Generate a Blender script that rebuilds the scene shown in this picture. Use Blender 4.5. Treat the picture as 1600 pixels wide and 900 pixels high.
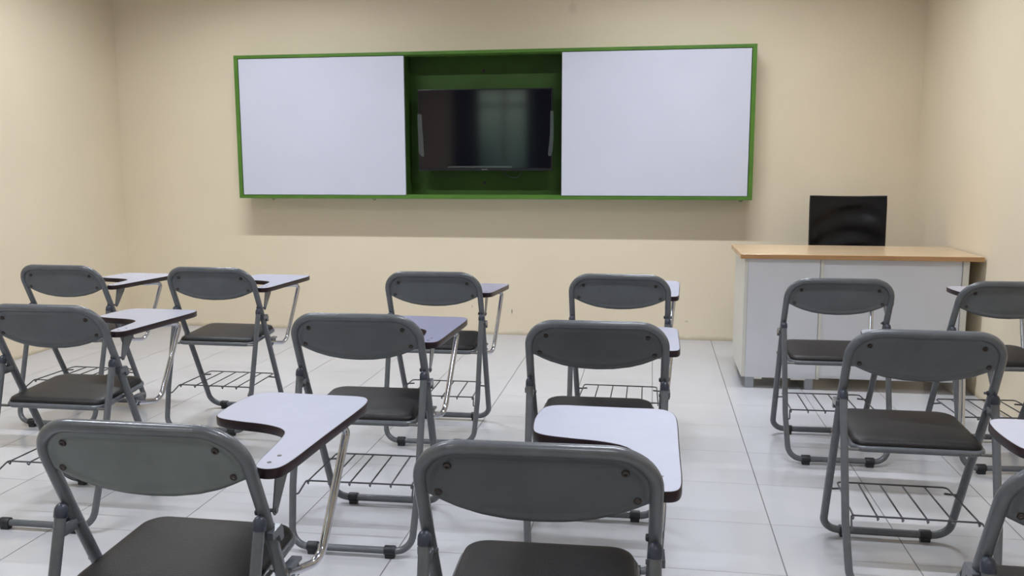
import bpy, bmesh, math, random
from mathutils import Vector, Matrix
random.seed(7)
for o in list(bpy.data.objects): bpy.data.objects.remove(o)
S = bpy.context.scene
COL = S.collection
PI = math.pi

# ------------------------------------------------------------------ camera
CAMH = 1.216
YAW, PITCH, ROLL, FPX = .1589, .1406, -.0022, 1366.9
cd = bpy.data.cameras.new('camera'); cam = bpy.data.objects.new('camera', cd); COL.objects.link(cam)
fw = Vector((-math.sin(YAW)*math.cos(PITCH), math.cos(YAW)*math.cos(PITCH), -math.sin(PITCH)))
rt = Vector((math.cos(YAW), math.sin(YAW), 0)); up = rt.cross(fw)
r2 = math.cos(ROLL)*rt + math.sin(ROLL)*up; u2 = -math.sin(ROLL)*rt + math.cos(ROLL)*up
m = Matrix((r2, u2, -fw)).transposed().to_4x4(); m.translation = (0, 0, CAMH)
cam.matrix_world = m
cd.sensor_fit = 'HORIZONTAL'; cd.sensor_width = 36; cd.lens = 36*FPX/1600
cd.clip_start = .02
S.camera = cam

# ------------------------------------------------------------------ world, lamps, exposure
w = bpy.data.worlds.new('world'); S.world = w; w.use_nodes = True
bg = w.node_tree.nodes['Background']
bg.inputs[1].default_value = 3.0
# what the rear window looks out on: dark undergrowth, foliage above it, pale sky on top
_n = w.node_tree; _tc = _n.nodes.new('ShaderNodeTexCoord'); _sp = _n.nodes.new('ShaderNodeSeparateXYZ'); _n.links.new(_tc.outputs['Generated'], _sp.inputs[0])
_no = _n.nodes.new('ShaderNodeTexNoise'); _no.inputs['Scale'].default_value = 14; _no.inputs['Detail'].default_value = 5; _n.links.new(_tc.outputs['Generated'], _no.inputs['Vector'])
_m1 = _n.nodes.new('ShaderNodeMath'); _m1.operation = 'MULTIPLY_ADD'; _m1.inputs[1].default_value = .10; _n.links.new(_no.outputs['Fac'], _m1.inputs[0]); _n.links.new(_sp.outputs['Z'], _m1.inputs[2])
_cr = _n.nodes.new('ShaderNodeValToRGB'); _n.links.new(_m1.outputs[0], _cr.inputs[0]); _n.links.new(_cr.outputs[0], bg.inputs[0])
_el = _cr.color_ramp.elements
_el[0].position = .03; _el[0].color = (.015, .03, .03, 1); _el[1].position = .19; _el[1].color = (.95, 1.1, .95, 1)
for _p, _c in ((.065, (.20, .30, .25, 1)), (.11, (.42, .55, .44, 1)), (.14, (.50, .62, .50, 1))):
    _e0 = _el.new(_p); _e0.color = _c
S.view_settings.view_transform = 'Standard'; S.view_settings.look = 'None'
S.view_settings.exposure = 0.0; S.view_settings.gamma = 1; S.view_settings.use_curve_mapping = False

LX, RX, BY, CZ, RY = -3.95, 1.70, 6.11, 3.0, -1.9       # room: left, right, back wall, ceiling, rear wall
LAMP_COL = (.87, .92, 1.0)
# tube fixtures: x, y, watts
LAMPS = [(-2.55, 4.7, 43), (.25, 4.7, 43), (-2.55, 1.9, 33), (.35, 2.0, 34), (-2.55, -.7, 20), (.35, -.7, 20)]

# ------------------------------------------------------------------ materials
def mat(name, col, rough=.5, metal=0, spec=.5, noise=0, nscale=8, bump=0, bscale=200, coat=0, detail=4):
    mt = bpy.data.materials.new(name); mt.use_nodes = True
    nt = mt.node_tree; b = nt.nodes['Principled BSDF']
    b.inputs['Base Color'].default_value = (*col, 1); b.inputs['Roughness'].default_value = rough
    b.inputs['Metallic'].default_value = metal; b.inputs['Specular IOR Level'].default_value = spec
    b.inputs['Coat Weight'].default_value = coat
    tc = nt.nodes.new('ShaderNodeTexCoord')
    if noise:
        n = nt.nodes.new('ShaderNodeTexNoise'); n.inputs['Scale'].default_value = nscale; n.inputs['Detail'].default_value = detail
        nt.links.new(tc.outputs['Object'], n.inputs['Vector'])
        r = nt.nodes.new('ShaderNodeMapRange'); r.inputs[3].default_value = 1-noise; r.inputs[4].default_value = 1+noise
        r.inputs[1].default_value = .3; r.inputs[2].default_value = .7
        nt.links.new(n.outputs['Fac'], r.inputs[0])
        mx = nt.nodes.new('ShaderNodeVectorMath'); mx.operation = 'SCALE'; mx.inputs[0].default_value = col
        nt.links.new(r.outputs[0], mx.inputs['Scale']); nt.links.new(mx.outputs[0], b.inputs['Base Color'])
    if bump:
        n2 = nt.nodes.new('ShaderNodeTexNoise'); n2.inputs['Scale'].default_value = bscale; n2.inputs['Detail'].default_value = 3
        nt.links.new(tc.outputs['Object'], n2.inputs['Vector'])
        bp = nt.nodes.new('ShaderNodeBump'); bp.inputs['Strength'].default_value = bump; bp.inputs['Distance'].default_value = .002
        nt.links.new(n2.outputs['Fac'], bp.inputs['Height']); nt.links.new(bp.outputs[0], b.inputs['Normal'])
    return mt

def wall_material(name, spots=()):
    """cream emulsion; spots = scuffs (x, z, half width, half height, darkness) on the plane, soft edged"""
    mt = mat(name, (.73, .63, .415), .55, noise=0, bump=.25, bscale=60)
    nt = mt.node_tree; b = nt.nodes['Principled BSDF']
    tc = nt.nodes.new('ShaderNodeTexCoord')
    n = nt.nodes.new('ShaderNodeTexNoise'); n.inputs['Scale'].default_value = 1.3; n.inputs['Detail'].default_value = 6
    nt.links.new(tc.outputs['Object'], n.inputs['Vector'])
    cr = nt.nodes.new('ShaderNodeValToRGB'); cr.color_ramp.elements[0].position = .3; cr.color_ramp.elements[1].position = .7
    cr.color_ramp.elements[0].color = (.715, .615, .46, 1); cr.color_ramp.elements[1].color = (.755, .655, .49, 1)
    nt.links.new(n.outputs['Fac'], cr.inputs[0]); out = cr.outputs[0]
    sep = nt.nodes.new('ShaderNodeSeparateXYZ'); nt.links.new(tc.outputs['Object'], sep.inputs[0])
    # grime line just above the floor
    n3 = nt.nodes.new('ShaderNodeTexNoise'); n3.inputs['Scale'].default_value = 9; nt.links.new(tc.outputs['Object'], n3.inputs['Vector'])
    h = nt.nodes.new('ShaderNodeMath'); h.operation = 'MULTIPLY'; h.inputs[1].default_value = .055; nt.links.new(n3.outputs['Fac'], h.inputs[0])
    mr = nt.nodes.new('ShaderNodeMapRange'); mr.inputs[1].default_value = 0; mr.inputs[3].default_value = .55; mr.inputs[4].default_value = 0
    nt.links.new(sep.outputs['Z'], mr.inputs[0]); nt.links.new(h.outputs[0], mr.inputs[2])
    mx = nt.nodes.new('ShaderNodeMix'); mx.data_type = 'RGBA'; nt.links.new(mr.outputs[0], mx.inputs[0])
    nt.links.new(out, mx.inputs[6]); mx.inputs[7].default_value = (.22, .17, .10, 1); out = mx.outputs[2]
    for (sx, sz, hw, hh, dk) in spots:
        dx = nt.nodes.new('ShaderNodeMath'); dx.operation = 'SUBTRACT'; dx.inputs[1].default_value = sx; nt.links.new(sep.outputs['X'], dx.inputs[0])
        dz = nt.nodes.new('ShaderNodeMath'); dz.operation = 'SUBTRACT'; dz.inputs[1].default_value = sz; nt.links.new(sep.outputs['Z'], dz.inputs[0])
        a = nt.nodes.new('ShaderNodeMath'); a.operation = 'DIVIDE'; a.inputs[1].default_value = hw; nt.links.new(dx.outputs[0], a.inputs[0])
        c = nt.nodes.new('ShaderNodeMath'); c.operation = 'DIVIDE'; c.inputs[1].default_value = hh; nt.links.new(dz.outputs[0], c.inputs[0])
        cb = nt.nodes.new('ShaderNodeCombineXYZ'); nt.links.new(a.outputs[0], cb.inputs[0]); nt.links.new(c.outputs[0], cb.inputs[1])
        ln = nt.nodes.new('ShaderNodeVectorMath'); ln.operation = 'LENGTH'; nt.links.new(cb.outputs[0], ln.inputs[0])
        r = nt.nodes.new('ShaderNodeMapRange'); r.inputs[1].default_value = .5; r.inputs[2].default_value = 1.1; r.inputs[3].default_value = dk; r.inputs[4].default_value = 0
        nt.links.new(ln.outputs['Value'], r.inputs[0])
        mx = nt.nodes.new('ShaderNodeMix'); mx.data_type = 'RGBA'; nt.links.new(r.outputs[0], mx.inputs[0])
        nt.links.new(out, mx.inputs[6]); mx.inputs[7].default_value = (.22, .17, .12, 1); out = mx.outputs[2]
    nt.links.new(out, b.inputs['Base Color'])
    return mt

def floor_material():
    mt = bpy.data.materials.new('floor_tiles'); mt.use_nodes = True
    nt = mt.node_tree; b = nt.nodes['Principled BSDF']
    tc = nt.nodes.new('ShaderNodeTexCoord'); sep = nt.nodes.new('ShaderNodeSeparateXYZ'); nt.links.new(tc.outputs['Object'], sep.inputs[0])
    TX, TY, X0, Y0 = .4, .3798, .4186, 5.596
    def M(op, a, bb=None, c=None):
        n = nt.nodes.new('ShaderNodeMath'); n.operation = op
        for i, v in enumerate((a, bb, c)):
            if v is None: continue
            if isinstance(v, (int, float)): n.inputs[i].default_value = v
            else: nt.links.new(v, n.inputs[i])
        return n.outputs[0]
    u = M('DIVIDE', M('SUBTRACT', sep.outputs['X'], X0), TX); v = M('DIVIDE', M('SUBTRACT', sep.outputs['Y'], Y0), TY)
    du = M('MULTIPLY', M('ABSOLUTE', M('SUBTRACT', u, M('ROUND', u))), TX)
    dv = M('MULTIPLY', M('ABSOLUTE', M('SUBTRACT', v, M('ROUND', v))), TY)
    gu = nt.nodes.new('ShaderNodeMapRange'); gu.inputs[1].default_value = .0012; gu.inputs[2].default_value = .0026; gu.inputs[3].default_value = 1; gu.inputs[4].default_value = 0
    nt.links.new(du, gu.inputs[0])
    gv = nt.nodes.new('ShaderNodeMapRange'); gv.inputs[1].default_value = .0010; gv.inputs[2].default_value = .0020; gv.inputs[3].default_value = .8; gv.inputs[4].default_value = 0
    nt.links.new(dv, gv.inputs[0])
    g = M('MAXIMUM', gu.outputs[0], gv.outputs[0])
    # per-tile tone
    cb = nt.nodes.new('ShaderNodeCombineXYZ'); nt.links.new(M('FLOOR', u), cb.inputs[0]); nt.links.new(M('FLOOR', v), cb.inputs[1])
    wn = nt.nodes.new('ShaderNodeTexWhiteNoise'); wn.noise_dimensions = '2D'; nt.links.new(cb.outputs[0], wn.inputs['Vector'])
    n = nt.nodes.new('ShaderNodeTexNoise'); n.inputs['Scale'].default_value = 2.2; n.inputs['Detail'].default_value = 5; nt.links.new(tc.outputs['Object'], n.inputs['Vector'])
    t = M('ADD', M('MULTIPLY', wn.outputs['Value'], .05), M('MULTIPLY', n.outputs['Fac'], .10))
    val = M('ADD', t, .90)
    sc = nt.nodes.new('ShaderNodeVectorMath'); sc.operation = 'SCALE'; sc.inputs[0].default_value = (.475, .475, .495); nt.links.new(val, sc.inputs['Scale'])
    mx = nt.nodes.new('ShaderNodeMix'); mx.data_type = 'RGBA'; nt.links.new(g, mx.inputs[0]); nt.links.new(sc.outputs[0], mx.inputs[6]); mx.inputs[7].default_value = (.13, .125, .12, 1)
    nt.links.new(mx.outputs[2], b.inputs['Base Color'])
    n2 = nt.nodes.new('ShaderNodeTexNoise'); n2.inputs['Scale'].default_value = 5; n2.inputs['Detail'].default_value = 6; nt.links.new(tc.outputs['Object'], n2.inputs['Vector'])
    r = nt.nodes.new('ShaderNodeMapRange'); r.inputs[3].default_value = .10; r.inputs[4].default_value = .24; nt.links.new(n2.outputs['Fac'], r.inputs[0])
    ra = M('ADD', r.outputs[0], M('MULTIPLY', g, .5)); nt.links.new(ra, b.inputs['Roughness'])
    b.inputs['Specular IOR Level'].default_value = .5
    bp = nt.nodes.new('ShaderNodeBump'); bp.inputs['Strength'].default_value = .5; bp.inputs['Distance'].default_value = .001
    nt.links.new(M('SUBTRACT', 1.0, g), bp.inputs['Height']); nt.links.new(bp.outputs[0], b.inputs['Normal'])
    return mt

M_FLOOR = floor_material()
M_WALL = wall_material('cream_wall')
M_WALLB = wall_material('cream_wall_front', [(-.56, 2.26, .035, .045, .14), (-.56, 2.36, .012, .10, .08), (-.98, .17, .006, .02, .8),
                                             (.25, .13, .015, .008, .35), (-2.2, .10, .01, .01, .5), (.02, .30, .012, .006, .25), (-1.27, .20, .003, .012, .7)])
M_CEIL = mat('ceiling_paint', (.80, .79, .76), .8)
M_GREY = mat('grey_enamel', (.105, .113, .126), .22, spec=.55, noise=.08, nscale=30, bump=.12, bscale=260)
M_PLATE = mat('grey_enamel_plate', (.092, .100, .110), .38, spec=.5, noise=.10, nscale=14, bump=.15, bscale=300)
M_CAP = mat('plastic_cap', (.035, .042, .065), .38)
M_RUB = mat('black_rubber', (.012, .013, .017), .5)
M_RIVET = mat('dark_rivet', (.045, .036, .032), .45, metal=.4)
M_SCREW = mat('dull_screw', (.16, .155, .15), .42, metal=.7)
M_CHROME = mat('chrome_tube', (.54, .55, .60), .13, metal=1, noise=.06, nscale=30)
M_WIRE = mat('dark_wire', (.062, .062, .070), .38, spec=.5)
M_VINYL = mat('black_vinyl', (.009, .008, .009), .38, spec=.30, noise=.25, nscale=9, bump=.5, bscale=420)
M_LAM = mat('white_laminate', (.42, .43, .515), .26, noise=.02, nscale=12)
M_LAMG = mat('lilac_tablet_top', (.30, .30, .41), .25, noise=.02, nscale=12)
M_PLATE_SHADE = mat('grey_enamel_plate_shaded', (.062, .067, .074), .38, noise=.10, nscale=14, bump=.15, bscale=300)  # plate enamel with the central chairs' shade put into its colour
M_GREENISH = mat('greenish_plate', (.125, .142, .138), .36, noise=.12, nscale=12, bump=.15, bscale=300)
M_EDGE = mat('maroon_edge', (.016, .006, .010), .36, spec=.35)
M_GREEN = mat('green_paint', (.065, .165, .018), .38, noise=.12, nscale=10)
M_GREENP = mat('green_panel', (.030, .070, .011), .6, spec=.25, noise=.15, nscale=5)
M_BOARD = mat('whiteboard_surface', (.54, .55, .64), .42, noise=.015, nscale=3)
M_TVS = mat('screen_glass', (.004, .004, .007), .07, spec=.6)
M_TVB = mat('screen_bezel', (.006, .006, .010), .22)
M_FILM = bpy.data.materials.new('clear_film'); M_FILM.use_nodes = True
_nt = M_FILM.node_tree; _b = _nt.nodes['Principled BSDF']; _b.inputs['Base Color'].default_value = (.55, .62, .60, 1); _b.inputs['Roughness'].default_value = .2; _b.inputs['Alpha'].default_value = .05
M_WOOD = bpy.data.materials.new('beech_laminate'); M_WOOD.use_nodes = True
def _wood(mt, c1, c2):
    nt = mt.node_tree; b = nt.nodes['Principled BSDF']; b.inputs['Roughness'].default_value = .22
    tc = nt.nodes.new('ShaderNodeTexCoord'); mp = nt.nodes.new('ShaderNodeMapping'); mp.inputs['Scale'].default_value = (2, 40, 40)
    n = nt.nodes.new('ShaderNodeTexNoise'); n.inputs['Scale'].default_value = 3; n.inputs['Detail'].default_value = 6
    cr = nt.nodes.new('ShaderNodeValToRGB'); cr.color_ramp.elements[0].position = .3; cr.color_ramp.elements[1].position = .7
    cr.color_ramp.elements[0].color = (*c1, 1); cr.color_ramp.elements[1].color = (*c2, 1)
    nt.links.new(tc.outputs['Object'], mp.inputs[0]); nt.links.new(mp.outputs[0], n.inputs['Vector']); nt.links.new(n.outputs['Fac'], cr.inputs[0]); nt.links.new(cr.outputs[0], b.inputs['Base Color'])
_wood(M_WOOD, (.50, .365, .225), (.61, .45, .285))
M_WEDGE = bpy.data.materials.new('beech_edge'); M_WEDGE.use_nodes = True; _wood(M_WEDGE, (.42, .23, .10), (.50, .29, .14))
M_DESK = mat('white_desk_panel', (.68, .69, .74), .40, noise=.02, nscale=6)
M_DESKW = mat('white_desk_side', (.66, .65, .60), .42, noise=.03, nscale=6)
M_FOOT = mat('grey_plastic_foot', (.33, .35, .39), .4)
M_MESH = mat('black_leatherette', (.003, .003, .005), .30, spec=.3, noise=.2, nscale=5)
M_PLAST = mat('black_plastic', (.012, .012, .014), .38)
M_CURT = mat('dark_curtain', (.03, .032, .04), .9)
M_ALU = mat('aluminium_frame', (.45, .46, .47), .4, metal=.6)
M_TUBE = bpy.data.materials.new('lit_tube'); M_TUBE.use_nodes = True
_nt = M_TUBE.node_tree; _nt.nodes.remove(_nt.nodes['Principled BSDF']); _e = _nt.nodes.new('ShaderNodeEmission')
_e.inputs[0].default_value = (*LAMP_COL, 1); _e.inputs[1].default_value = 6; _nt.links.new(_e.outputs[0], _nt.nodes['Material Output'].inputs[0])
M_FIX = mat('fixture_white', (.8, .8, .8), .4)

# ------------------------------------------------------------------ mesh helpers
def obj(name, bm, m, parent=None, smooth=True, angle=38):
    me = bpy.data.meshes.new(name)
    bmesh.ops.recalc_face_normals(bm, faces=bm.faces[:])
    bm.to_mesh(me); bm.free()
    for q in (m if isinstance(m, (list, tuple)) else [m]): me.materials.append(q)
    if smooth:
        me.polygons.foreach_set('use_smooth', [True]*len(me.polygons)); me.set_sharp_from_angle(angle=math.radians(angle))
    o = bpy.data.objects.new(name, me); COL.objects.link(o)
    if parent: o.parent = parent
    return o
def tag(o, label=None, cat=None, group=None, kind=None):
    for k, v in (('label', label), ('category', cat), ('group', group), ('kind', kind)):
        if v: o[k] = v
    return o
def empty(name, loc=(0, 0, 0), rz=0):
    o = bpy.data.objects.new(name, None); COL.objects.link(o); o.location = loc; o.rotation_euler = (0, 0, rz); o.empty_display_size = .1
    return o
def box(bm, x0, x1, y0, y1, z0, z1, bev=0, seg=2, mi=0):
    r = bmesh.ops.create_cube(bm, size=1)
    vs = r['verts']
    for v in vs: v.co = Vector(((x0+x1)/2+v.co.x*(x1-x0), (y0+y1)/2+v.co.y*(y1-y0), (z0+z1)/2+v.co.z*(z1-z0)))
    fs = {f for v in vs for f in v.link_faces}
    for f in fs: f.material_index = mi
    if bev:
        es = list({e for v in vs for e in v.link_edges})
        r = bmesh.ops.bevel(bm, geom=es, offset=bev, segments=seg, affect='EDGES', profile=.5)
        for f in r['faces']: f.material_index = mi
    return bm
def fillet(pts, rad, seg=6, closed=False):
    """round the corners of a polyline; rad a number or one per point"""
    pts = [Vector(p) for p in pts]; n = len(pts); out = []
    for i, p in enumerate(pts):
        if not closed and i in (0, n-1): out.append(p); continue
        r = rad[i] if isinstance(rad, (list, tuple)) else rad
        a = (pts[i-1]-p); b = (pts[(i+1) % n]-p); la, lb = a.length, b.length
        a.normalize(); b.normalize(); ang = a.angle(b)
        if r <= 0 or ang > PI-.02: out.append(p); continue
        t = min(r/math.tan(ang/2), .48*la if (closed or 0 < i-1) else .9*la, .48*lb if (closed or i+1 < n-1) else .9*lb)
        rr = t*math.tan(ang/2); c = p + (a+b).normalized()*(rr/math.sin(ang/2))
        s = p+a*t-c; e = p+b*t-c; tot = s.angle(e); ax = s.cross(e).normalized()
        for k in range(seg+1): out.append(c + Matrix.Rotation(tot*k/seg, 3, ax) @ s)
    return out
def tube(bm, pts, r, seg=12, closed=False, caps=True, mi=0):
    pts = [Vector(p) for p in pts]; n = len(pts)
    tan = []
    for i in range(n):
        if closed: t = pts[(i+1) % n]-pts[i-1]
        else: t = pts[min(i+1, n-1)]-pts[max(i-1, 0)]
        tan.append(t.normalized())
    ref = Vector((0, 0, 1)) if abs(tan[0].z) < .9 else Vector((1, 0, 0))
    nrm = (ref - tan[0]*ref.dot(tan[0])).normalized(); rings = []
    frames = [nrm]
    for i in range(1, n):
        q = tan[i-1].rotation_difference(tan[i]); nrm = (q @ nrm); nrm = (nrm - tan[i]*nrm.dot(tan[i])).normalized(); frames.append(nrm)
    tw = 0
    if closed:
        q = tan[-1].rotation_difference(tan[0]); e = q @ frames[-1]
        tw = math.atan2(e.cross(frames[0]).dot(tan[0]), e.dot(frames[0]))
    for i in range(n):
        a0 = tw*i/n; b = tan[i].cross(frames[i])
        rr = r[i] if isinstance(r, (list, tuple)) else r
        rings.append([bm.verts.new(pts[i] + rr*(math.cos(2*PI*k/seg+a0)*frames[i] + math.sin(2*PI*k/seg+a0)*b)) for k in range(seg)])
    for i in range(n if closed else n-1):
        A, B = rings[i], rings[(i+1) % n]
        for k in range(seg):
            f = bm.faces.new((A[k], A[(k+1) % seg], B[(k+1) % seg], B[k])); f.material_index = mi
    if caps and not closed:
        for f in (bm.faces.new(rings[0][::-1]), bm.faces.new(rings[-1])): f.material_index = mi
    return bm
def lathe(bm, prof, origin, axis, seg=16, mi=0):
    """prof: (radius, height) pairs along axis"""
    ax = Vector(axis).normalized(); o = Vector(origin)
    u = ax.orthogonal().normalized(); v = ax.cross(u); rings = []
    for (r, h) in prof:
        if r < 1e-6: rings.append([bm.verts.new(o+ax*h)])
        else: rings.append([bm.verts.new(o+ax*h+r*(math.cos(2*PI*k/seg)*u+math.sin(2*PI*k/seg)*v)) for k in range(seg)])
    for A, B in zip(rings, rings[1:]):
        for k in range(seg):
            q = (A[k % len(A)], A[(k+1) % len(A)], B[(k+1) % len(B)], B[k % len(B)])
            q = list(dict.fromkeys(q))
            if len(q) > 2: bm.faces.new(q).material_index = mi
    for R, fl in ((rings[0], True), (rings[-1], False)):
        if len(R) > 2: bm.faces.new(R[::-1] if fl else R).material_index = mi
    return bm
def prism(bm, outline, z0, z1, mi=0):
    """extrude an xy outline; outline may be concave (ngon)"""
    b = [bm.verts.new((x, y, z0)) for x, y in outline]; t = [bm.verts.new((x, y, z1)) for x, y in outline]; n = len(b)
    bm.faces.new(b[::-1]).material_index = mi; bm.faces.new(t).material_index = mi
    for i in range(n): bm.faces.new((b[i], b[(i+1) % n], t[(i+1) % n], t[i])).material_index = mi
    return bm
def offset(outline, d):
    """inset (d>0) a ccw outline"""
    n = len(outline); out = []
    for i in range(n):
        p0, p1, p2 = Vector(outline[i-1]), Vector(outline[i]), Vector(outline[(i+1) % n])
        a = (p1-p0).normalized(); b = (p2-p1).normalized(); na = Vector((-a.y, a.x)); nb = Vector((-b.y, b.x)); k = (na+nb)
        k = k/max(.3, k.length_squared)*2 if k.length > 1e-6 else na
        out.append(tuple(p1+k*d))
    return out
def smooth2d(pts, rad, seg=8): return [(p.x, p.y) for p in fillet([(a, b, 0) for a, b in pts], rad, seg, True)]
def catmull(pts, sub=4, closed=True):
    n = len(pts); out = []
    for i in range(n if closed else n-1):
        p = [Vector(pts[(i+k) % n] if closed else pts[max(0, min(n-1, i+k))]) for k in (-1, 0, 1, 2)]
        for s in range(sub):
            t = s/sub
            out.append(.5*((2*p[1])+(-p[0]+p[2])*t+(2*p[0]-5*p[1]+4*p[2]-p[3])*t*t+(-p[0]+3*p[1]-3*p[2]+p[3])*t**3))
    if not closed: out.append(Vector(pts[-1]))
    return out

# ------------------------------------------------------------------ room shell
def slab(name, x0, x1, y0, y1, z0, z1, m, parent=None):
    o = obj(name, box(bmesh.new(), x0, x1, y0, y1, z0, z1), m, parent, smooth=False)
    if not parent: o['kind'] = 'structure'
    return o
slab('floor', LX-.1, RX+.1, RY-.1, BY+.1, -.1, 0, M_FLOOR)
slab('ceiling', LX-.1, RX+.1, RY-.1, BY+.1, CZ, CZ+.1, M_CEIL)
slab('wall_front', LX-.1, RX+.1, BY, BY+.1, 0, CZ, M_WALLB)
slab('wall_left', LX-.1, LX, RY-.1, BY, 0, CZ, M_WALL)
slab('wall_right', RX, RX+.1, RY-.1, BY, 0, CZ, M_WALL)
WX0, WX1, WZ0, WZ1 = -2.95, -1.75, .95, 2.42
bm = bmesh.new()
box(bm, LX-.1, WX0, RY-.1, RY, 0, CZ); box(bm, WX1, RX+.1, RY-.1, RY, 0, CZ); box(bm, WX0, WX1, RY-.1, RY, 0, WZ0); box(bm, WX0, WX1, RY-.1, RY, WZ1, CZ)
tag(obj('wall_rear', bm, M_WALL, smooth=False), kind='structure')
bm = bmesh.new(); t = .045
box(bm, WX0, WX0+t, RY-.08, RY-.02, WZ0, WZ1); box(bm, WX1-t, WX1, RY-.08, RY-.02, WZ0, WZ1); box(bm, WX0, WX1, RY-.08, RY-.02, WZ0, WZ0+t); box(bm, WX0, WX1, RY-.08, RY-.02, WZ1-t, WZ1)
box(bm, WX0, WX1, RY-.08, RY-.02, 2.12, 2.12+t); box(bm, (WX0+WX1)/2-.02, (WX0+WX1)/2+.02, RY-.08, RY-.02, WZ0, WZ1)
win = tag(obj('window_1', bm, M_ALU, smooth=False), kind='structure')

# ------------------------------------------------------------------ tablet-arm chair
R_A, R_B = .0125, .0112
def ya(z): return -.065-(z-.547)*.4585      # front frame runs straight from backrest to front floor bar
def yb(z): return -.092-(.547-z)*.286       # rear frame
def pa(x, z): return (x, ya(z), z)
def make_chair():
    root = empty('tablet_arm_chair')
    # long frame: backrest loop down to the front floor bar, one bent tube
    # rounded path: bottom corners .06, top corners .08
    P = [pa(-.1945, .0225), pa(-.2055, .547), pa(-.2045, .745), pa(.2045, .745), pa(.2055, .547), pa(.1945, .0225)]
    path = fillet(P, [.055, .5, .083, .083, .5, .055], 12, True)
    # slight bow of the top rail towards the back
    for v in path:
        if v.z > .62: v.y -= .008*max(0, 1-(v.x/.2)**2)*min(1, (v.z-.62)/.1)
    obj('front_frame', tube(bmesh.new(), path, R_A, 14, closed=True), M_GREY, root)
    # rear frame: U from the two pivots to the rear floor bar
    P = [(-.206, yb(.545), .545), (-.204, yb(.20), .20), (-.193, yb(.0225), .0225), (.193, yb(.0225), .0225), (.204, yb(.20), .20), (.206, yb(.545), .545)]
    rf = obj('rear_frame', tube(bmesh.new(), fillet(P, [0, .3, .055, .055, .3, 0], 9), R_B, 14), M_GREY, root)
    for s in (-1, 1):
        d = Vector((0, .286, 1)).normalized()
        o = obj('end_cap', lathe(bmesh.new(), [(.0112, -.011), (.0128, -.009), (.0130, .002), (.0125, .008), (.0095, .014), (.005, .0175), (0, .0185)], (s*.206, yb(.545), .545), d), M_CAP, rf)
    # feet clipped round both floor bars
    for y in (ya(.0225), yb(.0225)):
        for s in (-1, 1):
            bm = bmesh.new(); x = s*.125
            lathe(bm, [(.0148, -.017), (.0158, -.015), (.0158, .015), (.0148, .017)], (x, y, .0235), (1, 0, 0), 14)
            box(bm, x-.015, x+.015, y-.011, y+.011, 0, .013, .002)
            obj('rubber_foot', bm, M_RUB, root)
    # pressed steel back plate with a rolled rim and a dished middle
    rim = [(v.x, v.z) for v in path if v.z > .652]           # follows the inside of the tube
    rim.sort(key=lambda q: math.atan2(q[1]-.60, -q[0]))       # left to right
    rim = [(0+(x)*(1-.0075/.205), z-.0075*min(1, (z-.652)/.06)) for x, z in rim]
    lo = [(-.1965, .643), (-.186, .6385), (-.165, .6285), (-.14, .6185), (-.10, .6075), (-.05, .6005), (0, .5985)]
    lo = lo[:-1] + [(-x, z) for x, z in lo[::-1]]
    if rim[0][0] > 0: rim = rim[::-1]
    # resample the closed outline evenly, clockwise from lower left
    raw = [Vector((x, z, 0)) for x, z in rim] + [Vector((x, z, 0)) for x, z in lo[::-1]]
    L = [0]
    for i in range(len(raw)): L.append(L[-1]+(raw[(i+1) % len(raw)]-raw[i]).length)
    N = 120; ol = []
    for q in range(N):
        d_ = L[-1]*q/N
        i = max(j for j in range(len(raw)) if L[j] <= d_)
        p = raw[i].lerp(raw[(i+1) % len(raw)], (d_-L[i])/max(1e-9, L[i+1]-L[i])); ol.append((p.x, p.y))
    if sum(ol[i-1][0]*ol[i][1]-ol[i][0]*ol[i-1][1] for i in range(N)) < 0: ol = ol[::-1]
    def bulge(x, z):
        return -.020*max(0, 1-(x/.2)**2)*min(1, max(0, (.735-z)/.10))
    def lay(bm, q, off): return [bm.verts.new((x, ya(z)+off+bulge(x, z), z)) for x, z in q]
    def shrink(q, k): return [(x*k, .669+(z-.669)*k) for x, z in q]
    bm = bmesh.new()
    o1 = offset(ol, .002); o2 = offset(ol, .007); o3 = offset(ol, .012); o4 = offset(ol, .016)
    rings = [lay(bm, shrink(o4, k), .0015) for k in (.02, .25, .5, .75, 1)] + [lay(bm, ol, .0015), lay(bm, ol, -.004), lay(bm, o1, -.0062), lay(bm, o2, -.0068), lay(bm, o3, -.0060), lay(bm, o4, -.0035)] + [lay(bm, shrink(o4, k), -.0032) for k in (.95, .85, .7, .5, .25, .02)]
    n = N
    for A, B in zip(rings, rings[1:]):
        for i in range(n): bm.faces.new((A[i], A[(i+1) % n], B[(i+1) % n], B[i]))
    bm.faces.new(rings[-1]); bm.faces.new(rings[0][::-1])
    bp = obj('backrest', bm, M_PLATE, root, angle=50)
    for s in (-1, 1):
        for x, z in ((.152, .704), (.173, .647)):
            yy = ya(z)+bulge(x, z)-.0040
            bm = lathe(bmesh.new(), [(.0072, .002), (.0072, -.0015), (.0062, -.0028), (.0030, -.0032), (.0026, -.0012), (0, -.0012)], (s*x, yy, z), (0, 1, .4585), 14)
            obj('screw', bm, M_RIVET, bp)
    # seat: tubular frame, vinyl pad
    so = smooth2d([(-.178, -.128), (.178, -.128), (.172, .158), (-.172, .158)], [.032, .032, .045, .045], 7)
    def sz(y): return .398+.020*(y+.128)/.286
    obj('seat_frame', tube(bmesh.new(), [(x, y, sz(y)) for x, y in so], .0095, 12, closed=True), M_GREY, root)
    bm = bmesh.new(); rings = []
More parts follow.
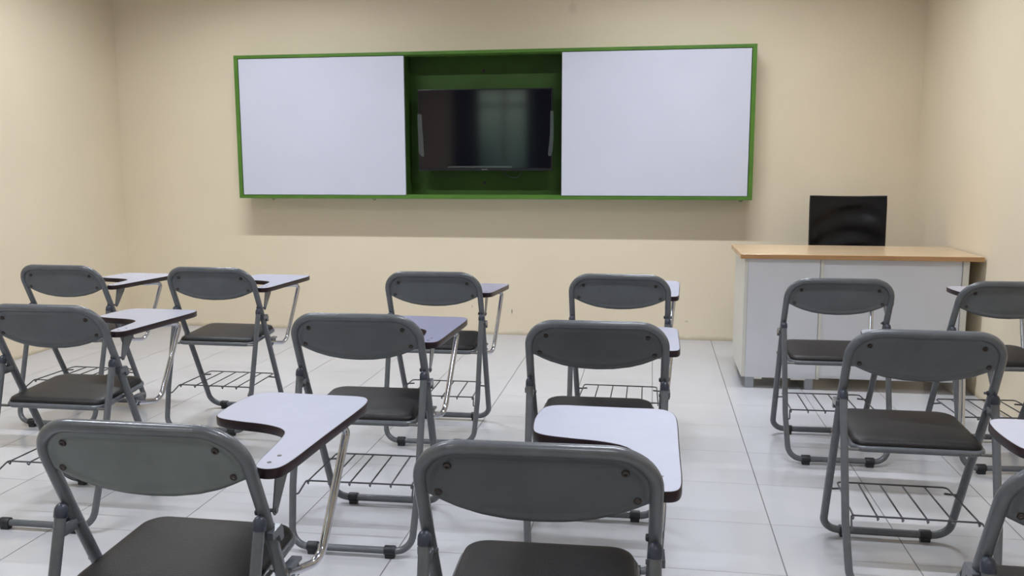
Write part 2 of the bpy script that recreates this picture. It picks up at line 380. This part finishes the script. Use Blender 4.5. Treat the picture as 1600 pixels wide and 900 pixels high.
    for ins, dz in ((.006, -.004), (-.001, .006), (-.002, .013), (.002, .0205), (.009, .0245), (.020, .0265), (.045, .0285), (.085, .030), (.125, .0305)):
        q = []
        for x, y in so:
            kx = 1-ins/.178; ky = 1-ins/.143
            X, Y = x*kx, .015+(y-.015)*ky
            q.append(bm.verts.new((X, Y, sz(Y)+dz)))
        rings.append(q)
    n = len(so)
    for A, B in zip(rings, rings[1:]):
        for i in range(n): bm.faces.new((A[i], A[(i+1) % n], B[(i+1) % n], B[i]))
    bm.faces.new(rings[-1]); bm.faces.new(rings[0][::-1])
    obj('seat', bm, M_VINYL, root, angle=60)
    # pivots and hinge clips at the crossing of the two frames
    for s in (-1, 1):
        bm = bmesh.new(); z = .508
        tube(bm, [(s*.190, ya(z)-.006, z), (s*.219, ya(z)-.006, z)], .0048, 10)
        lathe(bm, [(.0065, 0), (.0065, .002), (.004, .0035), (0, .004)], (s*.2165, ya(z)-.006, z), (s, 0, 0), 12)
        box(bm, s*.200-.004, s*.200+.004, yb(z)-.004, ya(z)+.004, z-.010, z+.012, .001)
        # bent hook plate on the outside
        p = [(-.012, .002), (.028, .006), (.036, -.006), (.036, -.026), (.024, -.028), (.016, -.012), (-.012, -.012)]
        vs = [[bm.verts.new((s*(.212+d), ya(z)-.016+a, z+.012+b)) for a, b in p] for d in (0, .012)]
        bm.faces.new(vs[0]); bm.faces.new(vs[1][::-1])
        for i in range(len(p)): bm.faces.new((vs[0][i], vs[0][(i+1) % len(p)], vs[1][(i+1) % len(p)], vs[1][i]))
        obj('hinge_clip', bm, M_GREY, root)
        # seat pivot bracket on the front tube
        zs = .412; bm = bmesh.new()
        tube(bm, [(s*.168, ya(zs), zs), (s*.212, ya(zs), zs)], .0045, 10)
        lathe(bm, [(.0075, 0), (.0075, .003), (.003, .006)], (s*.212, ya(zs), zs), (s, 0, 0), 10)
        zz = .396
        obj('seat_pivot', bm, M_SCREW, root); bm = bmesh.new()
        tube(bm, [(s*.165, yb(zz)+.004, zz), (s*.206, yb(zz)+.004, zz)], .0045, 8)
        obj('seat_pivot', bm, M_SCREW, root)
    # book basket of welded wire
    bm = bmesh.new(); rw = .0027
    U = fillet([(-.172, -.136, .199), (-.166, .130, .201), (.166, .130, .201), (.172, -.136, .199)], [0, .014, .014, 0], 4)
    # each lengthwise rod dips in a small V behind the rear wire
    for k in range(6):
        x = -.1665+.333*k/5; xr = x*1.03
        if k in (0, 5): 
            continue
        tube(bm, [(x, .130, .199), (xr, -.128, .196), (xr, -.138, .188), (xr, -.146, .196)], rw, 6)
    tube(bm, U, rw, 7)
    for s in (-1, 1): tube(bm, [(s*.172, -.134, .199), (s*.172, -.142, .189), (s*.172, -.148, .197)], rw, 6)
    zr = .176
    tube(bm, fillet([(-.203, yb(zr), zr-.002), (-.186, yb(zr)+.004, zr-.001), (-.178, -.142, .200), (.178, -.142, .200), (.186, yb(zr)+.004, zr-.001), (.203, yb(zr), zr-.002)], [0, .006, .008, .008, .006, 0], 4), rw+.0002, 7)
    for s in (-1, 1):
        tube(bm, [(s*.202, ya(.188), .188), (s*.150, ya(.188), .192)], .0034, 7)
        lathe(bm, [(.005, 0), (.005, .010)], (s*.203, yb(zr), zr-.002), (-s, 0, 0), 8)
    obj('book_basket', bm, M_WIRE, root)
    # writing tablet
    base = [(-.046, .245), (-.036, .216), (-.010, .199), (.040, .186), (.085, .178), (.120, .166), (.146, .150), (.164, .125), (.173, .085), (.180, .03), (.186, -.03), (.193, -.072), (.206, -.088), (.226, -.091),
            (.242, -.082), (.250, -.060), (.254, -.01), (.257, .10), (.261, .22), (.264, .31), (.263, .375), (.250, .415), (.222, .431), (.15, .433), (.06, .436), (.005, .438), (-.028, .425), (-.043, .390), (-.050, .32)]
    ol = [(p.x, p.y) for p in catmull([(a, b, 0) for a, b in base], 3)]
    ar = sum(ol[i-1][0]*ol[i][1]-ol[i][0]*ol[i-1][1] for i in range(len(ol)))
    if ar < 0: ol = ol[::-1]
    inn = offset(ol, .0022)
    ta = obj('writing_tablet', prism(bmesh.new(), inn, .6365, .6555), M_LAM, root, smooth=False)
    bm = bmesh.new(); n = len(ol); e = offset(ol, .001)
    L = [[bm.verts.new((x, y, z)) for x, y in q] for q, z in ((inn, .6355), (e, .6355), (ol, .6375), (ol, .6535), (e, .6553), (inn, .6553))]
    for A, B in zip(L, L[1:]):
        for i in range(n): bm.faces.new((A[i], A[(i+1) % n], B[(i+1) % n], B[i]))
    for i in range(n): bm.faces.new((L[-1][i], L[-1][(i+1) % n], L[0][(i+1) % n], L[0][i]))
    obj('edge_band', bm, M_EDGE, ta, angle=40)
    for x, y in ((.213, -.055), (.216, -.015)):
        obj('screw', lathe(bmesh.new(), [(.0045, 0), (.0045, .0009), (.002, .0011), (.0015, .0006), (0, .0006)], (x, y, .6554), (0, 0, 1), 12), M_SCREW, ta)
    # bracket between the long frame and the tablet's rear tongue
    bm = bmesh.new(); x = .2155
    q = [(-.036, .6350), (.026, .6350), (.020, .618), (-.030, .560), (-.040, .549), (-.050, .548), (-.056, .556), (-.053, .568)]
    vs = [[bm.verts.new((x+d, a, b)) for a, b in q] for d in (0, .0030)]
    bm.faces.new(vs[0]); bm.faces.new(vs[1][::-1])
    for i in range(len(q)): bm.faces.new((vs[0][i], vs[0][(i+1) % len(q)], vs[1][(i+1) % len(q)], vs[1][i]))
    box(bm, .203, .2185, -.070, .030, .6325, .6362, .0008)
    lathe(bm, [(.0062, 0), (.0062, .003), (.003, .0045)], (.218, -.046, .557), (1, 0, 0), 10)
    tube(bm, [(.190, -.052, .557), (.219, -.046, .557)], .004, 8)
    obj('hinge_stop', lathe(bmesh.new(), [(.004, 0), (.0068, .001), (.0068, .004), (.004, .006)], (.1945, ya(.562), .562), (-1, 0, 0), 10), M_RUB, root)
    obj('tablet_bracket', bm, M_GREY, root)
    # chromed support from under the seat's side up to the tablet
    P = [(.190, .050, .378), (.196, .100, .364), (.214, .176, .350), (.2405, .298, .619), (.222, .262, .6255), (.190, .222, .6260)]
    obj('support_tube', tube(bmesh.new(), fillet(P, [0, .04, .060, .032, .03, 0], 10), .0096, 14), M_CHROME, root)
    bm = bmesh.new()
    box(bm, .180, .204, .048, .104, .386, .394, .002); box(bm, .194, .198, .050, .100, .366, .392, .001)
    for y in (.062, .092): lathe(bm, [(.0085, 0), (.0085, .005), (.005, .006), (.005, .013)], (.196, y, .370), (0, 0, -1), 8)
    obj('support_bracket', bm, M_GREY, root)
    obj('support_clamp', box(bmesh.new(), .175, .215, .200, .240, .6315, .6362, .001), M_SCREW, root)
    return root
def copy_tree(o, parent=None):
    c = o.copy(); COL.objects.link(c); c.parent = parent
    for ch in list(o.children): copy_tree(ch, c)
    return c
CH = [  # x, y, rot deg, label
 (.769, 2.701, -.2, 'grey folding tablet-arm chair with whole seat visible, behind the one before the desk\'s cabinet'),
 (.757, 3.827, 1.3, 'grey folding tablet-arm chair standing squarely before the teacher\'s desk\'s white cabinet front'),
 (-1.987, 3.83, -.2, 'grey folding tablet-arm chair below the left whiteboard, second from left in the far row'),
 (-2.015, 2.754, .9, 'grey folding tablet-arm chair in the middle row, cut by the left picture edge'),
 (-.919, 2.734, 1.6, 'grey folding tablet-arm chair in the middle row, partly behind the left foreground chair\'s tablet'),
 (-.942, 3.812, 1.2, 'grey folding tablet-arm chair straight below the television in the far row'),
 (-2.727, 3.815, -1., 'grey folding tablet-arm chair nearest the left wall, leftmost of the far row'),
 (-.131, 3.84, -.3, 'grey folding tablet-arm chair in the far row below the right whiteboard, tablet nearly hidden'),
 (-.16, 2.716, 1.1, 'grey folding tablet-arm chair in the middle row directly ahead of the central foreground chair'),
 (-.923, 1.563, -.1, 'large grey tablet-arm folding chair in the left foreground, its wide white tablet fully visible'),
 (-.191, 1.554, 1.6, 'large grey tablet-arm folding chair in the central foreground, its tablet partly behind its own backrest'),
 (1.408, 3.826, 4.7, 'grey folding tablet-arm chair by the right wall and desk corner, cut by the picture edge'),
 (.775, 1.59, 0, 'grey folding tablet-arm chair showing only a tube and tablet tip, bottom right corner'),
]
proto = make_chair()
for i, (x, y, a, lab) in enumerate(CH):
    o = proto if i == 0 else copy_tree(proto)
    o.location = (x, y, 0); o.rotation_euler = (0, 0, math.radians(a))
    tag(o, lab, 'chair', 'grey tablet-arm chairs in rows')

# the left foreground backrest gets a lighter, greener grey; some tablets a darker lilac grey
def children_all(o): return [c for ch in o.children for c in [ch]+children_all(ch)]
def swap_material(root, part, m):
    for c in children_all(root):
        if c.name.split('.')[0] == part: c.data = c.data.copy(); c.data.materials[0] = m
def sag(root, drop):
    a = drop/.48; y0, z0 = -.05, .645
    for c in root.children:
        n_ = c.name.split('.')[0]
        if n_ == 'writing_tablet':
            c.rotation_euler.x = -a
            v_ = Matrix.Rotation(-a, 3, 'X') @ Vector((0, y0, z0)); c.location = (0, y0-v_.y, z0-v_.z)
        elif n_ in ('support_tube', 'support_clamp'): c.location.z -= .27*a
chairs = [o for o in COL.objects if o.name.startswith('tablet_arm_chair')]
by = {o['label']: o for o in chairs}
for key, dr in (('cut by the left picture', .010), ('partly behind the left foreground', .008), ('below the television', .027), ('directly ahead of the central', .022), ('leftmost of the far row', .008), ('behind the one before', .008), ('squarely before', .008), ('second from left', .004)):
    for o in chairs:
        if key in o['label']: sag(o, dr)
        if key in o['label'] and 'before' in key:
            for c in o.children:
                if c.name.split('.')[0] == 'writing_tablet': c.location.x -= .016
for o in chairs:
    if 'left foreground, its wide' in o['label']: swap_material(o, 'backrest', M_GREENISH)
    if 'central foreground' in o['label']: swap_material(o, 'backrest', M_PLATE_SHADE)  # weaker light on these central plates, done as a darker colour
    if 'partly behind the left foreground' in o['label'] or 'below the television' in o['label']: swap_material(o, 'writing_tablet', M_LAMG)

# ------------------------------------------------------------------ sliding whiteboard cabinet
BF = BY-.18
X0, X1, Z0, Z1 = -2.932, .643, .979, 1.976
b = empty('whiteboard_cabinet', ((X0+X1)/2, BY, Z0))
b.location = (0, 0, 0)
tag(b, 'long green framed wall cabinet with two white sliding boards around an open middle bay', 'whiteboard')
fr = .022; fl = .028
bm = bmesh.new()
box(bm, X0, X1, BF, BY-.001, Z1-fr, Z1, .0015); box(bm, X0, X1, BF, BY-.001, Z0, Z0+fr, .0015)
box(bm, X0, X0+fl, BF, BY-.001, Z0+fr, Z1-fr, .0015); box(bm, X1-fl, X1, BF, BY-.001, Z0+fr, Z1-fr, .0015)
obj('frame', bm, M_GREEN, b, smooth=False)
obj('back_panel', box(bmesh.new(), X0+fl, X1-fl, BY-.022, BY-.004, Z0+fr, Z1-fr), M_GREENP, b, smooth=False)
bm = bmesh.new()
box(bm, -1.712, -1.694, BF+.022, BY-.022, Z0+fr, Z1-fr); obj('divider', bm, M_GREENP, b, smooth=False); bm = bmesh.new(); box(bm, -.615, -.597, BF+.022, BY-.022, Z0+fr, Z1-fr)
obj('divider', bm, M_GREENP, b, smooth=False)
for xa, xb in ((X0+fl+.004, -1.698), (-.611, X1-fl-.004)):
    bd = obj('sliding_whiteboard', box(bmesh.new(), xa, xb, BF+.004, BF+.018, Z0+fr+.004, Z1-fr-.004, .001), M_BOARD, b, smooth=False)
bm = bmesh.new()
box(bm, X0+fl, X1-fl, BF+.020, BF+.030, Z0+fr, Z0+fr+.008); obj('slide_rail', bm, M_GREEN, b, smooth=False); bm = bmesh.new(); box(bm, X0+fl, X1-fl, BF+.020, BF+.030, Z1-fr-.008, Z1-fr)
obj('slide_rail', bm, M_GREEN, b, smooth=False)
for x, z in ((-1.17, 1.855), (-1.17, 1.085)):
    obj('mounting_bolt', lathe(bmesh.new(), [(.012, 0), (.012, .004), (.006, .007), (0, .007)], (x, BY-.022, z), (0, -1, 0), 12), M_RUB, b)
for x in (X0+.25, X1-.07, X0+1.0):
    obj('hook', tube(bmesh.new(), [(x-.010, BF+.02, Z0-.0), (x-.006, BF+.02, Z0-.009), (x+.006, BF+.02, Z0-.009), (x+.010, BF+.02, Z0)], .003, 6), M_GREEN, b)

# ------------------------------------------------------------------ television
TF = BF+.055
tv = empty('television', (0, 0, 0)); tag(tv, 'black flat-screen television mounted in the green middle bay of the whiteboard cabinet', 'television')
k = TF/6.007
tx0, tx1, tz0, tz1 = -1.622*k, -.682*k, 1.216+(1.172-1.216)*k, 1.216+(1.727-1.216)*k
bm = bmesh.new(); bz = .008
box(bm, tx0, tx1, TF, TF+.03, tz0, tz1, .003); box(bm, tx0+.12, tx1-.12, TF+.03, TF+.055, tz0+.04, tz1-.12, .008)
obj('housing', bm, M_TVB, tv, smooth=False)
obj('screen', box(bmesh.new(), tx0+bz, tx1-bz, TF-.0015, TF+.002, tz0+.018, tz1-bz), M_TVS, tv, smooth=False)
cxm = (tx0+tx1)/2
obj('wall_mount', box(bmesh.new(), cxm-.2, cxm+.2, TF+.055, BY-.022, 1.32, 1.58), M_TVB, tv, smooth=False)
obj('maker_badge', box(bmesh.new(), cxm-.02, cxm+.02, TF-.002, TF, tz0+.005, tz0+.011), M_SCREW, tv, smooth=False)
# clear protective film strips left on the edges
def film(name, pts, d=.002):
    bm = bmesh.new(); f = [bm.verts.new((x, TF-.003, z)) for x, z in pts]; g = [bm.verts.new((x, TF-.003-d, z)) for x, z in pts]; n = len(pts)
    bm.faces.new(f); bm.faces.new(g[::-1])
    for i in range(n): bm.faces.new((f[i], f[(i+1) % n], g[(i+1) % n], g[i]))
    obj(name, bm, M_FILM, tv, smooth=False)
film('protective_film', [(tx0-.004, 1.56), (tx0+.026, 1.56), (tx0+.040, 1.27), (tx0+.022, 1.27), (tx0+.002, 1.30)], .001)
film('protective_film', [(tx1-.014, 1.575), (tx1+.006, 1.57), (tx1+.010, 1.42), (tx1+.002, 1.30), (tx1-.012, 1.27), (tx1-.030, 1.275), (tx1-.016, 1.42)], .001)
film('protective_film', [(tx0+.205, tz0+.020), (tx0+.215, tz0+.032), (cxm+.19, tz0+.032), (cxm+.19, tz0+.020)], .001)
# power cable loop below
P = catmull([(-1.025, TF+.02, tz0+.012), (-1.022, TF+.02, tz0-.004), (-1.00, TF+.03, tz0-.030), (-.955, TF+.035, tz0-.047), (-.915, TF+.03, tz0-.040), (-.898, TF+.02, tz0-.012), (-.897, TF+.02, tz0+.012)], 5, False)
obj('power_cable', tube(bmesh.new(), P, .0035, 8), M_RUB, tv)

# ------------------------------------------------------------------ teacher's desk
d = empty('teacher_desk', (0, 0, 0)); tag(d, 'white front-panelled office desk with a beech-coloured top against the right wall', 'desk')
DF, DB, DT = 4.79, 5.37, .738
bm = bmesh.new(); box(bm, .472, 1.690, DF, DB, DT-.025, DT, .0015, 1)
for f in bm.faces: f.material_index = 0 if f.normal.z > .9 else 1
dt = obj('desk_top', bm, M_WOOD, d, smooth=False)
dt.data.materials.append(M_WEDGE)
for p in dt.data.polygons: p.material_index = 0 if p.normal.z > .9 else 1
YF = DF+.030; zb = .062; zt = DT-.025
obj('side_panel', box(bmesh.new(), .497, .516, YF-.002, DB-.02, zb, zt, .001), M_DESKW, d, smooth=False)
bm = bmesh.new(); box(bm, .5165, .888, YF, YF+.018, zb-.002, zt-.002, .0012)
ca = obj('cabinet_panel', bm, M_DESK, d, smooth=False)
obj('cabinet_body', box(bmesh.new(), .517, .899, YF+.019, DB-.03, zb+.004, zt-.001), M_DESKW, d, smooth=False)
obj('cabinet_side', box(bmesh.new(), .8905, .906, YF-.001, DB-.03, zb-.004, zt, .001), M_DESKW, d, smooth=False)
obj('modesty_panel', box(bmesh.new(), .907, 1.598, YF+.010, YF+.028, zb+.002, zt-.001, .001), M_DESK, d, smooth=False)
obj('side_panel', box(bmesh.new(), 1.600, 1.630, YF, DB-.02, .0, zt, .001), M_DESKW, d, smooth=False)
for x in (.524, .835):
    for y in (YF+.004, DB-.09):
        obj('foot', box(bmesh.new(), x, x+.042, y, y+.042, 0, zb+.001, .002), M_FOOT, d, smooth=False)
# loose edging chips along the bottom of the cabinet panel
bm = bmesh.new()
box(bm, .568, .608, YF+.002, YF+.014, zb-.012, zb-.001); obj('loose_edging', bm, M_DESKW, d, smooth=False); bm = bmesh.new(); box(bm, .76, .835, YF+.002, YF+.014, zb-.011, zb-.001)
obj('loose_edging', bm, M_DESKW, d, smooth=False)

# ------------------------------------------------------------------ swivel chair behind the desk
oc = empty('office_chair', (1.215, 5.62, 0)); tag(oc, 'black high-backed swivel chair tucked behind the teacher\'s desk', 'chair')
bm = bmesh.new(); nx, nz = 36, 88; W = .228
def bpnt(i, j, off):
    u = i/nx*2-1; v = j/nz; x = u*W*(1-.015*(1-v)); z = .50+v*.512-.006*v*(1-u*u)
    y = .155 + .035*v - .03*u*u*(-1) + .0  # wraps forward at the sides
    y = .175 + .03*(v-.5) - .030*u*u
    if off == 0: y += (.0055*math.sin(24*v+4*u*u-1.5*u+1)*(.35+.65*math.sin(2.2*u+1.2)**2) + .004*math.sin(11*v-3*u))*(1-u**6)*min(1, (1-v)*9)
    return (x, y+off, z)
A = [[bm.verts.new(bpnt(i, j, .0)) for i in range(nx+1)] for j in range(nz+1)]
B = [[bm.verts.new(bpnt(i, j, .030)) for i in range(nx+1)] for j in range(nz+1)]
for j in range(nz):
    for i in range(nx):
        bm.faces.new((A[j][i], A[j][i+1], A[j+1][i+1], A[j+1][i])); bm.faces.new((B[j][i+1], B[j][i], B[j+1][i], B[j+1][i+1]))
for j in range(nz):
    bm.faces.new((A[j][0], A[j+1][0], B[j+1][0], B[j][0])); bm.faces.new((A[j+1][nx], A[j][nx], B[j][nx], B[j+1][nx]))
for i in range(nx):
    bm.faces.new((A[0][i+1], A[0][i], B[0][i], B[0][i+1])); bm.faces.new((A[nz][i], A[nz][i+1], B[nz][i+1], B[nz][i]))
bk = obj('backrest', bm, M_MESH, oc, angle=40)
loop = [bpnt(0, j, .012) for j in range(0, nz+1, 8)] + [bpnt(i, nz, .012) for i in range(4, nx+1, 4)] + [bpnt(nx, j, .012) for j in range(nz-8, -1, -8)] + [bpnt(i, 0, .012) for i in range(nx-4, 0, -4)]
obj('back_rim', tube(bmesh.new(), fillet(loop, 0, 1, True), .0065, 8, closed=True), M_PLAST, bk)
so = smooth2d([(-.235, -.25), (.235, -.25), (.225, .19), (-.225, .19)], .07, 6)
bm = bmesh.new(); rings = []
for sc, z in ((.93, .425), (1, .44), (1, .475), (.96, .492), (.8, .50), (.4, .495)):
    rings.append([bm.verts.new((x*sc, -.03+(y+.03)*sc, z)) for x, y in so])
for P_, Q_ in zip(rings, rings[1:]):
    for i in range(len(so)): bm.faces.new((P_[i], P_[(i+1) % len(so)], Q_[(i+1) % len(so)], Q_[i]))
bm.faces.new(rings[0][::-1]); bm.faces.new(rings[-1])
obj('seat', bm, M_MESH, oc, angle=60)
obj('back_bracket', tube(bmesh.new(), fillet([(0, -.02, .412), (0, .20, .415), (0, .222, .50), (0, .212, .70)], .05, 6), .018, 12), M_PLAST, oc)
bm = bmesh.new(); lathe(bm, [(.035, .10), (.032, .13), (.026, .14), (.026, .28), (.017, .285), (.017, .415), (.07, .418), (.07, .426)], (0, -.02, 0), (0, 0, 1), 16)
obj('gas_column', bm, M_PLAST, oc)
st = bmesh.new()
for k_ in range(5):
    a = math.radians(18+72*k_); ca_, sa_ = math.cos(a), math.sin(a)
    tube(st, [(0, -.02, .115), (.15*ca_, -.02+.15*sa_, .105), (.245*ca_, -.02+.245*sa_, .075)], [.026, .019, .014], 8)
stb = obj('star_base', st, M_PLAST, oc)
for k_ in range(5):
    a = math.radians(18+72*k_); cx_, cy_ = .245*math.cos(a), -.02+.245*math.sin(a); bm = bmesh.new()
    for s in (-1, 1): lathe(bm, [(.018, 0), (.025, .003), (.025, .015), (.018, .018)], (cx_-s*.004*math.sin(a), cy_+s*.004*math.cos(a), .025), (-s*math.sin(a), s*math.cos(a), 0), 14)
    tube(bm, [(cx_, cy_, .03), (cx_, cy_, .08)], .006, 8)
    obj('caster', bm, M_PLAST, oc)

# ------------------------------------------------------------------ curtains at the rear window, ceiling lamps
def curtain(x0, x1, lab):
    bm = bmesh.new(); n = 60; A = []; B = []
    for i in range(n+1):
        x = x0+(x1-x0)*i/n; y = RY+.09+.028*math.sin(i*.95)
        A.append([bm.verts.new((x, y, .35)), bm.verts.new((x, y, 2.60))]); B.append([bm.verts.new((x, y+.004, .35)), bm.verts.new((x, y+.004, 2.60))])
    for i in range(n):
        bm.faces.new((A[i][0], A[i+1][0], A[i+1][1], A[i][1])); bm.faces.new((B[i+1][0], B[i][0], B[i][1], B[i+1][1]))
        bm.faces.new((A[i][1], A[i+1][1], B[i+1][1], B[i][1])); bm.faces.new((A[i+1][0], A[i][0], B[i][0], B[i+1][0]))
    tag(obj('curtain', bm, M_CURT), lab, 'curtain', 'curtains at the rear window')
curtain(-3.15, -2.72, 'dark curtain hanging at the left side of the rear window, seen mirrored in the screen')
curtain(-1.98, -1.50, 'dark curtain hanging at the right side of the rear window, seen mirrored in the screen')

for i, (x, y, wt) in enumerate(LAMPS):
    f = empty('ceiling_lamp', (x, y, CZ)); tag(f, 'white tube lamp fixed to the ceiling above the %s' % ('whiteboard end' if y > 4 else 'middle of the room' if y > 0 else 'rear end'), 'lamp', 'ceiling tube lamps')
    obj('housing', box(bmesh.new(), -.62, .62, -.05, .05, -.035, 0, .004), M_FIX, f, smooth=False)
    obj('tube', tube(bmesh.new(), [(-.59, 0, -.060), (.59, 0, -.060)], .014, 12), M_TUBE, f)
    for s in (-1, 1): obj('socket', box(bmesh.new(), s*.605-.012, s*.605+.012, -.02, .02, -.078, -.03, .002), M_FIX, f, smooth=False)
    ld = bpy.data.lights.new('tube_light', 'AREA'); ld.shape = 'RECTANGLE'; ld.size = 1.16; ld.size_y = .045; ld.spread = math.radians(141); ld.energy = wt; ld.color = LAMP_COL
    lo = bpy.data.objects.new('tube_light', ld); COL.objects.link(lo); lo.location = (0, 0, -.080); lo.parent = f
